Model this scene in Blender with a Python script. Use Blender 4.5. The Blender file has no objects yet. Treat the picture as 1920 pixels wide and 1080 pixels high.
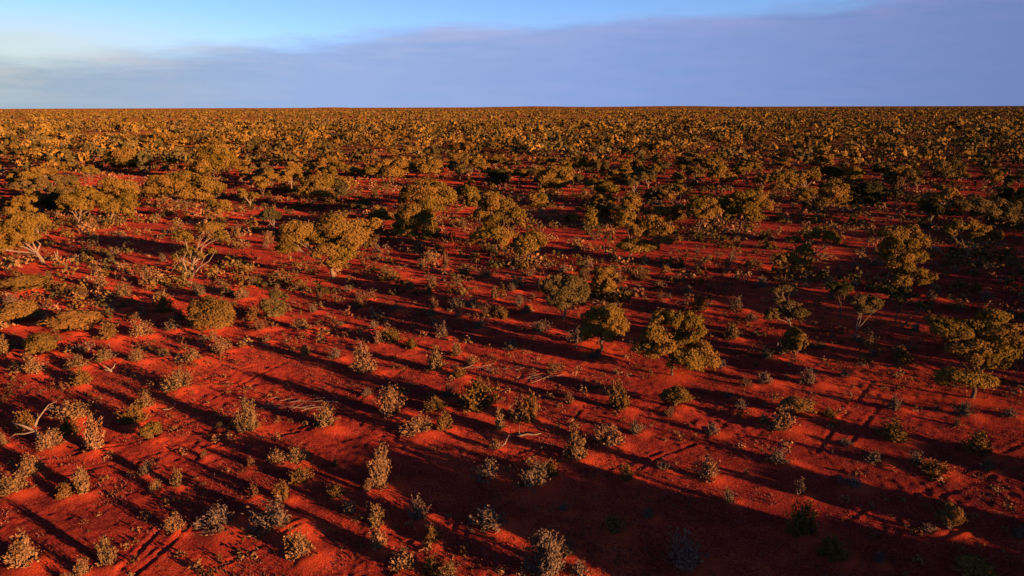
import bpy, math, random
import numpy as np
from mathutils import Vector, Matrix

# ------------------------------------------------------------------ camera
SC = bpy.context.scene
COL = SC.collection
F, CAMH = 1371.0, 20.0                     # focal length in pixels of a 1920 wide frame, drone height
PITCH = math.atan(340.0 / F)
cam_data = bpy.data.cameras.new('camera')
cam_data.sensor_width = 36.0
cam_data.lens = 36.0 * F / 1920.0
cam_data.clip_start = 0.5
cam_data.clip_end = 60000.0
cam = bpy.data.objects.new('camera', cam_data)
COL.objects.link(cam)
cam.location = (0, 0, CAMH)
cam.rotation_euler = (Matrix.Rotation(math.pi / 2 - PITCH, 3, 'X') @ Matrix.Rotation(math.radians(-0.16), 3, 'Z')).to_euler()
SC.camera = cam

# ------------------------------------------------------------------ sun, sky, exposure
SUN_EL = math.radians(7.5)
SUN_AZ = math.radians(124.0)               # clockwise from the view direction: to the right and behind
SUN_DIR = Vector((math.sin(SUN_AZ) * math.cos(SUN_EL), math.cos(SUN_AZ) * math.cos(SUN_EL), math.sin(SUN_EL)))
EXPOSURE = 2.05
sun_data = bpy.data.lights.new('sun', 'SUN')
sun_data.energy = 5.0
sun_data.angle = math.radians(0.5)
sun_data.color = (1.0, 0.53, 0.23)
sun = bpy.data.objects.new('sun', sun_data)
COL.objects.link(sun)
sun.location = (60, -40, 40)
sun.rotation_euler = SUN_DIR.to_track_quat('Z', 'Y').to_euler()

SC.view_settings.view_transform = 'Standard'
SC.view_settings.look = 'None'
SC.view_settings.exposure = EXPOSURE
SC.view_settings.gamma = 1.0
SC.view_settings.use_curve_mapping = False
SC.render.engine = 'CYCLES'
SC.cycles.use_denoising = True
SC.cycles.max_bounces = 4
SC.cycles.diffuse_bounces = 2
SC.cycles.glossy_bounces = 1
SC.cycles.transparent_max_bounces = 4


def lin(r, g, b):
    def c(v):
        v /= 255.0
        return v / 12.92 if v <= 0.04045 else ((v + 0.055) / 1.055) ** 2.4
    return (c(r), c(g), c(b), 1.0)


def skyc(r, g, b):
    k = 2.0 ** -EXPOSURE
    c = lin(r, g, b)
    return (c[0] * k, c[1] * k, c[2] * k, 1.0)


def N(nt, kind, **kw):
    n = nt.nodes.new(kind)
    for k, v in kw.items():
        setattr(n, k, v)
    return n


def math_node(nt, op, a, b=None, clamp=False):
    n = N(nt, 'ShaderNodeMath', operation=op, use_clamp=clamp)
    for i, v in enumerate((a, b)):
        if v is None:
            continue
        if isinstance(v, (int, float)):
            n.inputs[i].default_value = v
        else:
            nt.links.new(v, n.inputs[i])
    return n.outputs[0]


def map_range(nt, v, a, b, c=0.0, d=1.0, smooth=True):
    n = N(nt, 'ShaderNodeMapRange')
    n.interpolation_type = 'SMOOTHSTEP' if smooth else 'LINEAR'
    nt.links.new(v, n.inputs['Value'])
    n.inputs['From Min'].default_value = a
    n.inputs['From Max'].default_value = b
    n.inputs['To Min'].default_value = c
    n.inputs['To Max'].default_value = d
    return n.outputs[0]


def mix_rgb(nt, fac, a, b, mode='MIX'):
    n = N(nt, 'ShaderNodeMix', data_type='RGBA', blend_type=mode)
    for sock, v in ((n.inputs[0], fac), (n.inputs[6], a), (n.inputs[7], b)):
        if isinstance(v, (int, float)):
            sock.default_value = v
        elif isinstance(v, tuple):
            sock.default_value = v
        else:
            nt.links.new(v, sock)
    return n.outputs[2]


def noise(nt, vec, scale, detail=3.0, rough=0.55):
    n = N(nt, 'ShaderNodeTexNoise')
    n.inputs['Scale'].default_value = scale
    n.inputs['Detail'].default_value = detail
    n.inputs['Roughness'].default_value = rough
    if vec is not None:
        nt.links.new(vec, n.inputs['Vector'])
    return n.outputs[0]


def ramp(nt, v, stops):
    n = N(nt, 'ShaderNodeValToRGB')
    els = n.color_ramp.elements
    while len(els) < len(stops):
        els.new(0.5)
    for e, (p, c) in zip(els, stops):
        e.position = p
        e.color = c
    nt.links.new(v, n.inputs[0])
    return n.outputs[0]


world = bpy.data.worlds.new('World')
SC.world = world
world.use_nodes = True
wn = world.node_tree
wn.nodes.clear()
out = N(wn, 'ShaderNodeOutputWorld')
sky = N(wn, 'ShaderNodeTexSky', sky_type='NISHITA')
sky.sun_disc = False
sky.sun_elevation = SUN_EL
sky.sun_rotation = SUN_AZ
sky.altitude = 100.0
sky.air_density = 0.6
sky.dust_density = 0.3
sky.ozone_density = 2.6
bg_sky = N(wn, 'ShaderNodeBackground')
bg_sky.inputs['Strength'].default_value = 0.0555
sky_tint = mix_rgb(wn, 1.0, sky.outputs[0], (1.04, 0.95, 1.06, 1.0), 'MULTIPLY')
tc = N(wn, 'ShaderNodeTexCoord')
sep = N(wn, 'ShaderNodeSeparateXYZ')
wn.links.new(tc.outputs['Generated'], sep.inputs[0])
sx, sz = sep.outputs[0], sep.outputs[2]
# long flat cloud bank whose upper edge climbs from west to east, with wisps along it
mp = N(wn, 'ShaderNodeMapping')
mp.inputs['Scale'].default_value = (3.0, 3.0, 22.0)
wn.links.new(tc.outputs['Generated'], mp.inputs[0])
n1 = noise(wn, mp.outputs[0], 1.6, 4.0, 0.6)
n2 = noise(wn, mp.outputs[0], 0.55, 2.0, 0.5)
# pale yellow clear strip low in the west
low = math_node(wn, 'MULTIPLY', map_range(wn, sx, -0.22, -0.56), map_range(wn, sz, 0.125, 0.07))
k_low = 1.0 / 0.0555
lc = skyc(214, 220, 200)
sky_col = mix_rgb(wn, math_node(wn, 'MULTIPLY', low, 0.75), sky_tint, (lc[0] * k_low, lc[1] * k_low, lc[2] * k_low, 1.0))
wn.links.new(sky_col, bg_sky.inputs['Color'])
edge = math_node(wn, 'ADD', math_node(wn, 'MULTIPLY', sx, 0.076), 0.097)
edge = math_node(wn, 'ADD', edge, math_node(wn, 'MULTIPLY', math_node(wn, 'SUBTRACT', n1, 0.5), 0.055))
edge = math_node(wn, 'ADD', edge, math_node(wn, 'MULTIPLY', math_node(wn, 'SUBTRACT', n2, 0.5), 0.05))
mask = map_range(wn, math_node(wn, 'SUBTRACT', edge, sz), -0.008, 0.020)
across = map_range(wn, sx, -0.60, 0.60, 0.0, 1.0, False)
bank = ramp(wn, across, [(0.0, skyc(164, 184, 196)), (0.3, skyc(154, 180, 228)), (0.62, skyc(136, 164, 220)), (1.0, skyc(110, 131, 186))])
pink = ramp(wn, across, [(0.0, skyc(214, 212, 204)), (0.3, skyc(186, 194, 226)), (0.6, skyc(164, 174, 228)), (1.0, skyc(144, 144, 196))])
up = map_range(wn, math_node(wn, 'SUBTRACT', edge, sz), 0.055, 0.0)
n3 = noise(wn, mp.outputs[0], 3.4, 5.0, 0.62)
wisp = map_range(wn, math_node(wn, 'ADD', math_node(wn, 'MULTIPLY', n1, 0.5), math_node(wn, 'MULTIPLY', n3, 0.5)), 0.40, 0.66)
bank = mix_rgb(wn, math_node(wn, 'MULTIPLY', math_node(wn, 'ADD', math_node(wn, 'MULTIPLY', up, 0.8), 0.2), wisp), bank, pink)
bg_bank = N(wn, 'ShaderNodeBackground')
wn.links.new(bank, bg_bank.inputs['Color'])
mixs = N(wn, 'ShaderNodeMixShader')
wn.links.new(mask, mixs.inputs[0])
wn.links.new(bg_sky.outputs[0], mixs.inputs[1])
wn.links.new(bg_bank.outputs[0], mixs.inputs[2])
wn.links.new(mixs.outputs[0], out.inputs['Surface'])

# ------------------------------------------------------------------ helpers
CP, SP = math.cos(PITCH), math.sin(PITCH)


def ray(x, y):
    u, v = (x - 960.0) / F, (540.0 - y) / F
    return u, CP + v * SP, -SP + v * CP


def ground_at(x, y):
    u, w, z = ray(x, y)
    t = CAMH / -z
    return u * t, w * t


def on_plane(x, y, Y):
    """point seen at pixel (x, y) on the upright plane at distance Y; and pixels per metre there"""
    u, w, z = ray(x, y)
    t = Y / w
    return Vector((u * t, Y, CAMH + z * t)), F / t


def px_per_m(y):
    u, w, z = ray(960, y)
    return F * -z / CAMH


def vnoise(x, y, seed=0):
    xi, yi = np.floor(x).astype(np.int64), np.floor(y).astype(np.int64)
    fx, fy = x - xi, y - yi
    fx, fy = fx * fx * (3 - 2 * fx), fy * fy * (3 - 2 * fy)

    def h(a, b):
        v = (a * 374761393 + b * 668265263 + seed * 1442695041) & 0x7fffffff
        v = ((v ^ (v >> 13)) * 1274126177) & 0x7fffffff
        v = (v ^ (v >> 16)) & 0xffff
        return v / 65535.0
    return (h(xi, yi) * (1 - fx) + h(xi + 1, yi) * fx) * (1 - fy) + (h(xi, yi + 1) * (1 - fx) + h(xi + 1, yi + 1) * fx) * fy - 0.5


def macro(x, y):
    x, y = np.asarray(x, float), np.asarray(y, float)
    r = np.hypot(x, y)
    z = 0.45 * vnoise(x / 37, y / 37, 1) + 0.10 * vnoise(x / 9, y / 9, 2)
    z = z * np.clip((r - 8) / 20, 0, 1)
    ang = np.arctan2(x, y)
    z = z + np.exp(-((r - 9000) / 1800) ** 2) * (16 * np.exp(-((ang + 0.24) / 0.06) ** 2) + 24 * np.exp(-((ang - 0.02) / 0.09) ** 2) + 20 * np.exp(-((ang - 0.22) / 0.12) ** 2) + 8 * vnoise(ang * 30, ang * 0 + 3, 77))
    return z


MOUNDS = []          # (x, y, radius, height)


def soil_z(x, y):
    return float(macro(x, y))


def link(o, parent=None):
    COL.objects.link(o)
    if parent is not None:
        o.parent = parent
    return o


def tag(o, label=None, category=None, group=None, kind=None):
    for k, v in (('label', label), ('category', category), ('group', group), ('kind', kind)):
        if v:
            o[k] = v
    return o


def empty(name, loc, rz=0.0, scale=(1, 1, 1)):
    o = bpy.data.objects.new(name, None)
    o.empty_display_size = 0.3
    o.location = loc
    o.rotation_euler = (0, 0, rz)
    o.scale = scale
    return link(o)


def mesh_of(name, verts, faces, mat, smooth=False):
    """verts (n,3), faces (m,k) of one polygon size"""
    verts = np.ascontiguousarray(verts, dtype=np.float32)
    faces = np.ascontiguousarray(faces, dtype=np.int32)
    me = bpy.data.meshes.new(name)
    k = faces.shape[1]
    me.vertices.add(len(verts))
    me.vertices.foreach_set('co', verts.ravel())
    me.loops.add(faces.size)
    me.loops.foreach_set('vertex_index', faces.ravel())
    me.polygons.add(len(faces))
    me.polygons.foreach_set('loop_start', np.arange(0, faces.size, k, dtype=np.int32))
    if smooth:
        me.polygons.foreach_set('use_smooth', np.ones(len(faces), dtype=bool))
    me.update(calc_edges=True)
    me.materials.append(mat)
    return me


def obj(name, me, parent=None):
    return link(bpy.data.objects.new(name, me), parent)


def tubes(paths, sides=6):
    """paths: list of (points, radii); returns verts, quads"""
    V, Q = [], []
    for pts, rad in paths:
        pts = [Vector(p) for p in pts]
        n = len(pts)
        start = len(V)
        for i, p in enumerate(pts):
            d = (pts[min(i + 1, n - 1)] - pts[max(i - 1, 0)]).normalized()
            a = d.orthogonal().normalized() if abs(d.z) > 0.95 else d.cross(Vector((0, 0, 1))).normalized()
            b = d.cross(a)
            for s in range(sides):
                t = 2 * math.pi * s / sides
                V.append(p + (a * math.cos(t) + b * math.sin(t)) * rad[i])
        for i in range(n - 1):
            for s in range(sides):
                s2 = (s + 1) % sides
                Q.append((start + i * sides + s, start + i * sides + s2, start + (i + 1) * sides + s2, start + (i + 1) * sides + s))
        # closed end as a thin quad fan
        e = start + (n - 1) * sides
        for s in range(1, sides - 2, 2):
            Q.append((e, e + s, e + s + 1, e + s + 2))
    return np.array([tuple(v) for v in V], dtype=np.float32), np.array(Q, dtype=np.int32)


def bent(rng, a, b, n, wob):
    """a crooked path from a to b"""
    a, b = Vector(a), Vector(b)
    L = (b - a).length
    pts = []
    for i in range(n + 1):
        t = i / n
        p = a.lerp(b, t)
        if 0 < i < n:
            p = p + Vector((rng.uniform(-1, 1), rng.uniform(-1, 1), rng.uniform(-0.4, 0.7))) * wob * L
        pts.append(p)
    return pts


def unit(a):
    return a / np.maximum(np.linalg.norm(a, axis=1, keepdims=True), 1e-9)


def leaf_quads(rg, c, n, s, aspect=0.62):
    """diamond leaves at c facing n, half length s"""
    r = unit(rg.normal(size=c.shape))
    t = unit(np.cross(n, r))
    b = np.cross(n, t)
    s = np.broadcast_to(np.asarray(s), (len(c),))[:, None]
    V = np.stack([c - t * s, c - b * s * aspect, c + t * s, c + b * s * aspect], axis=1).reshape(-1, 3)
    Q = np.arange(len(V)).reshape(-1, 4)
    return V, Q


def puff_leaves(rg, center, radii, leaf, cover=1.5, puffs=None, floor=None):
    """one clump of foliage: an ellipsoid carrying smaller puffs whose outsides carry leaves"""
    center, radii = np.asarray(center, float), np.asarray(radii, float)
    R = float(radii.mean())
    k = puffs or int(np.clip(9 + 9 * R, 11, 18))
    d = unit(rg.normal(size=(k, 3)))
    d[:, 2] = np.where(d[:, 2] < -0.45, -d[:, 2] * 0.6, d[:, 2])
    d = unit(d)
    pc = d * rg.uniform(0.44, 0.75, (k, 1))
    pr = rg.uniform(0.28, 0.43, k)
    Cs, Ns = [], []
    for i in range(k):
        area = 4 * math.pi * (pr[i] * R) ** 2
        m = max(3, int(area * cover * rg.uniform(0.6, 1.15) / (2 * leaf * leaf * 0.62)))
        sq = np.array([rg.uniform(.85, 1.35), rg.uniform(.85, 1.35), rg.uniform(.6, 1.0)])
        e = unit(rg.normal(size=(m, 3)) + d[i] * 0.75)
        rr = pr[i] * rg.uniform(0.80, 1.05, (m, 1)) * (1 + 0.4 * (rg.uniform(size=(m, 1)) < 0.05))
        Cs.append(pc[i] + e * rr * sq)
        Ns.append(e + d[i] * 0.35)
    Cn, Nn = np.concatenate(Cs), np.concatenate(Ns)
    C = center + Cn * radii
    Nn = unit(unit(Nn / radii) + rg.normal(size=Nn.shape) * 0.33)
    s = leaf * rg.uniform(0.45, 1.3, len(C))
    if floor is not None:
        keep = C[:, 2] > floor
        C, Nn, s = C[keep], Nn[keep], s[keep]
    return leaf_quads(rg, C, Nn, s)


def join(parts):
    Vs, Qs, o = [], [], 0
    for V, Q in parts:
        Vs.append(V)
        Qs.append(Q + o)
        o += len(V)
    return np.concatenate(Vs), np.concatenate(Qs)


# ------------------------------------------------------------------ materials
def base_mat(name):
    m = bpy.data.materials.new(name)
    m.use_nodes = True
    nt = m.node_tree
    nt.nodes.clear()
    o = N(nt, 'ShaderNodeOutputMaterial')
    d = N(nt, 'ShaderNodeBsdfDiffuse')
    d.inputs['Roughness'].default_value = 0.6
    nt.links.new(d.outputs[0], o.inputs['Surface'])
    return m, nt, d


def leaf_mat(name, a, b, c, patch=0.9):
    """leaf colour varies from leaf to leaf, from patch to patch and from plant to plant"""
    m, nt, d = base_mat(name)
    geo = N(nt, 'ShaderNodeNewGeometry')
    info = N(nt, 'ShaderNodeObjectInfo')
    t = N(nt, 'ShaderNodeTexCoord')
    n = noise(nt, t.outputs['Object'], patch, 2.0)
    v = math_node(nt, 'ADD', math_node(nt, 'MULTIPLY', geo.outputs['Random Per Island'], 0.5), math_node(nt, 'MULTIPLY', n, 0.55))
    col = ramp(nt, v, [(0.15, a + (1,)), (0.5, b + (1,)), (0.85, c + (1,))])
    grove = map_range(nt, noise(nt, t.outputs['Object'], 0.028, 2.0), 0.36, 0.64, 0.62, 1.2)
    col = mix_rgb(nt, 1.0, col, grove, 'MULTIPLY')  # value scales the colour of whole groves
    hsv = N(nt, 'ShaderNodeHueSaturation')
    nt.links.new(col, hsv.inputs['Color'])
    nt.links.new(map_range(nt, info.outputs['Random'], 0, 1, 0.78, 1.22, False), hsv.inputs['Value'])
    nt.links.new(map_range(nt, info.outputs['Random'], 0, 1, 0.512, 0.488, False), hsv.inputs['Hue'])
    nt.links.new(hsv.outputs[0], d.inputs['Color'])
    return m


def wood_mat(name, a, b, scale=6.0):
    m, nt, d = base_mat(name)
    t = N(nt, 'ShaderNodeTexCoord')
    mpn = N(nt, 'ShaderNodeMapping')
    mpn.inputs['Scale'].default_value = (3.0, 3.0, 0.7)
    nt.links.new(t.outputs['Object'], mpn.inputs[0])
    n = noise(nt, mpn.outputs[0], scale, 4.0)
    nt.links.new(ramp(nt, n, [(0.3, a + (1,)), (0.7, b + (1,))]), d.inputs['Color'])
    bp = N(nt, 'ShaderNodeBump')
    bp.inputs['Strength'].default_value = 0.6
    bp.inputs['Distance'].default_value = 0.03
    nt.links.new(n, bp.inputs['Height'])
    nt.links.new(bp.outputs[0], d.inputs['Normal'])
    return m


M = {
    'gold': leaf_mat('foliage_olive_gold', (0.084, 0.047, 0.0100), (0.136, 0.076, 0.0150), (0.195, 0.112, 0.025)),
    'green': leaf_mat('foliage_grey_green', (0.048, 0.032, 0.012), (0.084, 0.055, 0.019), (0.125, 0.083, 0.030)),
    'dark': leaf_mat('foliage_dark_green', (0.020, 0.018, 0.008), (0.040, 0.033, 0.012), (0.070, 0.055, 0.018)),
    'olive': leaf_mat('shrub_olive', (0.068, 0.035, 0.010), (0.112, 0.057, 0.015), (0.168, 0.088, 0.026), 2.0),
    'tan': leaf_mat('shrub_tan', (0.070, 0.034, 0.014), (0.145, 0.074, 0.031), (0.260, 0.145, 0.072), 2.0),
    'grey': leaf_mat('shrub_grey', (0.046, 0.028, 0.017), (0.092, 0.057, 0.035), (0.170, 0.112, 0.073), 2.0),
    'rust': leaf_mat('shrub_rust', (0.060, 0.026, 0.011), (0.092, 0.040, 0.016), (0.140, 0.066, 0.029), 2.0),
    'bark': wood_mat('bark_dark', (0.050, 0.030, 0.022), (0.110, 0.070, 0.048)),
    'pale_bark': wood_mat('bark_pale', (0.10, 0.065, 0.045), (0.20, 0.135, 0.095)),
    'dead': wood_mat('dead_wood', (0.09, 0.063, 0.047), (0.20, 0.145, 0.108)),
    'litter': leaf_mat('dry_litter', (0.08, 0.017, 0.012), (0.11, 0.034, 0.026), (0.17, 0.078, 0.060)),
}


def soil_material():
    m, nt, d = base_mat('red_soil')
    d.inputs['Roughness'].default_value = 0.9
    t = N(nt, 'ShaderNodeTexCoord')
    v = t.outputs['Object']
    big = noise(nt, v, 0.045, 3.0)
    mid = noise(nt, v, 0.5, 4.0, 0.6)
    fine = noise(nt, v, 8.5, 4.0, 0.7)
    col = ramp(nt, math_node(nt, 'ADD', math_node(nt, 'MULTIPLY', big, 0.55), math_node(nt, 'MULTIPLY', mid, 0.45)),
               [(0.38, (0.110, 0.0135, 0.0095, 1)), (0.5, (0.215, 0.0225, 0.0130, 1)), (0.60, (0.330, 0.042, 0.0165, 1))])
    speck = map_range(nt, fine, 0.55, 0.66)
    col = mix_rgb(nt, math_node(nt, 'MULTIPLY', speck, 0.75), col, (0.21, 0.062, 0.050, 1))
    dk = map_range(nt, fine, 0.51, 0.36)
    col = mix_rgb(nt, math_node(nt, 'MULTIPLY', dk, 0.9), col, (0.055, 0.006, 0.005, 1))
    at = N(nt, 'ShaderNodeAttribute', attribute_name='loose_sand')
    col = mix_rgb(nt, at.outputs['Fac'], col, (0.34, 0.044, 0.016, 1))
    # beyond the woodland the plain carries dry yellow grass
    sepv = N(nt, 'ShaderNodeVectorMath', operation='LENGTH')
    nt.links.new(v, sepv.inputs[0])
    far = map_range(nt, math_node(nt, 'ADD', sepv.outputs['Value'], math_node(nt, 'MULTIPLY', noise(nt, v, 0.02, 3.0), 260.0)), 280.0, 620.0)
    col = mix_rgb(nt, math_node(nt, 'MULTIPLY', far, 0.92), col, (0.075, 0.033, 0.012, 1))
    nt.links.new(col, d.inputs['Color'])
    h = math_node(nt, 'ADD', math_node(nt, 'MULTIPLY', fine, 0.7), math_node(nt, 'MULTIPLY', noise(nt, v, 14.0, 2.0), 0.3))
    bp = N(nt, 'ShaderNodeBump')
    bp.inputs['Strength'].default_value = 1.0
    bp.inputs['Distance'].default_value = 0.13
    nt.links.new(h, bp.inputs['Height'])
    nt.links.new(bp.outputs[0], d.inputs['Normal'])
    return m


# ------------------------------------------------------------------ what stands where (pixels of the 1920 x 1080 frame -> places on the ground)
# shrubs: x, y of the foot, width, height, kind
SHRUBS = '''
45 545 70 30 o|130 556 30 22 r|187 540 30 26 t|232 557 35 28 t|231 578 18 14 r|283 532 35 28 t|35 608 55 46 o|20 572 35 18 g
135 622 70 42 o|205 634 45 28 o|264 630 38 28 t|308 586 38 30 o|338 602 18 26 r|323 618 35 22 g|400 637 15 20 t
418 658 32 26 t|80 664 46 42 o|8 662 28 30 t|60 698 40 32 t|145 688 36 22 t|148 721 33 27 o|197 676 38 22 t|262 676 28 20 t
309 668 18 14 t|361 675 38 22 t|333 729 46 36 t|572 668 22 26 t|632 672 28 20 g|477 600 28 22 o|485 617 35 18 r|573 617 40 18 t
585 584 18 15 g|413 802 14 12 t|603 803 50 40 t|253 792 45 34 o|272 762 28 30 t|286 823 32 34 o|135 784 62 36 t
122 815 38 28 o|52 800 36 35 o|93 838 40 35 t|172 842 50 58 t|7 833 20 20 t|62 888 36 38 t|28 922 50 40 t|155 926 34 58 t|120 932 34 26 o
272 888 30 24 g|290 918 20 20 t|332 912 22 38 t|382 856 14 14 r|470 874 22 20 r|520 868 32 30 t|555 868 42 34 t|563 905 40 30 o
627 877 18 18 r|475 932 22 26 r|533 938 30 36 o|627 934 34 22 o|425 982 85 34 g|410 1000 40 18 g|530 985 95 46 g|328 996 30 30 t
567 1045 60 56 t|50 1052 68 66 t|202 1060 36 48 t|153 1075 25 30 t|125 1090 16 18 t
737 780 48 50 t|685 741 24 14 g|820 770 38 24 o|780 814 50 34 t|829 808 28 38 o|840 747 40 20 g|895 768 70 60 o|872 766 40 34 g
932 808 30 38 t|972 790 36 44 t|998 793 34 54 o|1068 758 26 24 r|1162 770 38 50 o|1254 781 24 18 r|1264 765 42 38 o|1192 815 30 28 g
1078 860 40 56 t|1140 838 48 40 t|930 845 22 20 t|915 895 60 36 g|995 915 70 48 g|1030 900 30 34 o|688 926 14 22 t
1178 904 28 28 o|1243 882 28 22 g|656 963 34 25 g|784 977 44 40 g|915 990 75 52 g|703 984 40 34 t|708 1030 36 46 t|806 1020 30 30 o
757 1068 50 46 t|808 1078 36 40 o|843 1092 45 32 t|1062 1042 34 34 g|1083 1087 50 42 g|1055 963 25 18 g|1146 1000 45 25 o|1216 975 30 18 g
1288 1068 80 70 g|1366 747 22 14 g|1390 770 26 18 g|1427 795 30 20 t|1455 803 60 38 t|1490 775 50 30 o|1553 782 26 18 o|1333 815 30 26 g
1457 868 50 28 g|1675 768 32 32 g|1758 770 14 14 g|1805 780 40 26 g|1893 780 30 20 g|1672 825 64 30 o|1797 798 14 14 r|1825 847 48 42 o
1713 868 40 28 g|1752 888 50 26 o|1646 868 38 22 g|1584 835 30 15 g|1850 882 30 20 g|1590 912 50 20 g|1320 900 42 38 t|1398 893 12 14 r
1503 928 22 30 g|1742 997 30 18 g|1905 1010 40 28 g|1562 1045 55 40 o|1367 945 26 28 g|1645 1060 25 25 g|1826 1085 50 40 o
710 487 14 12 t|795 503 24 16 t|833 502 22 28 r|812 540 22 22 t|770 543 20 18 t|727 525 45 18 o|873 514 26 18 t|910 520 34 18 t|993 518 22 18 r
1057 510 24 18 g|1098 526 18 26 r|1200 525 28 20 r|1150 503 14 10 g|683 560 22 16 r|815 578 18 20 r|810 593 24 14 g|745 581 36 16 g|857 594 18 12 g
860 578 32 22 g|885 580 36 26 g|915 594 26 24 r|942 597 28 24 o|985 587 22 20 g|1010 622 45 20 g|835 632 28 28 g|893 617 28 14 g|960 652 35 18 g
733 640 40 24 o|708 643 20 22 t|772 653 22 24 o|853 665 26 26 t|690 700 46 46 t|810 696 42 42 t|887 683 22 16 t|1040 700 25 25 r|1080 642 44 34 g
860 708 30 18 o|1120 672 35 22 g|1117 732 20 18 r|1373 635 26 32 t|1465 662 34 40 g|1490 668 34 56 o|1537 655 30 22 r|1432 718 36 26 g
1520 722 40 30 g|1605 640 30 18 g|1630 650 30 20 t|1690 680 40 30 o|1560 633 12 10 g|1636 668 24 15 g|1583 706 24 16 g|1440 672 35 20 g|1387 580 30 25 g
1607 522 14 12 r|1573 508 14 16 g|1410 600 26 18 g|1330 560 20 14 r|1290 545 22 14 g|1240 560 18 14 r|1350 690 24 16 g|1400 725 22 16 r
420 545 24 18 r|455 560 26 20 t|560 545 20 16 t|600 560 18 14 r|650 545 20 14 g|90 575 24 16 r|300 560 26 20 r|370 548 22 18 r|250 600 20 14 r
345 655 16 12 r|500 640 16 12 r|30 690 20 16 t|110 640 22 16 r|455 650 14 10 t|640 610 18 12 g|700 615 20 14 g|1000 560 18 14 r|960 545 22 14 g
1180 560 18 12 r|1300 610 18 14 t|1430 540 30 22 g|1560 560 24 18 g|1750 560 24 18 g|1800 540 30 20 r|1850 560 26 18 g|1900 600 26 20 g|1720 620 24 18 g
1780 500 30 20 r|1850 505 30 18 g|1900 500 26 18 t|1640 500 26 16 g|1420 500 30 16 r|1370 490 26 16 g|1280 500 26 16 r|1080 470 22 14 g|700 460 26 16 r
'''
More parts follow.
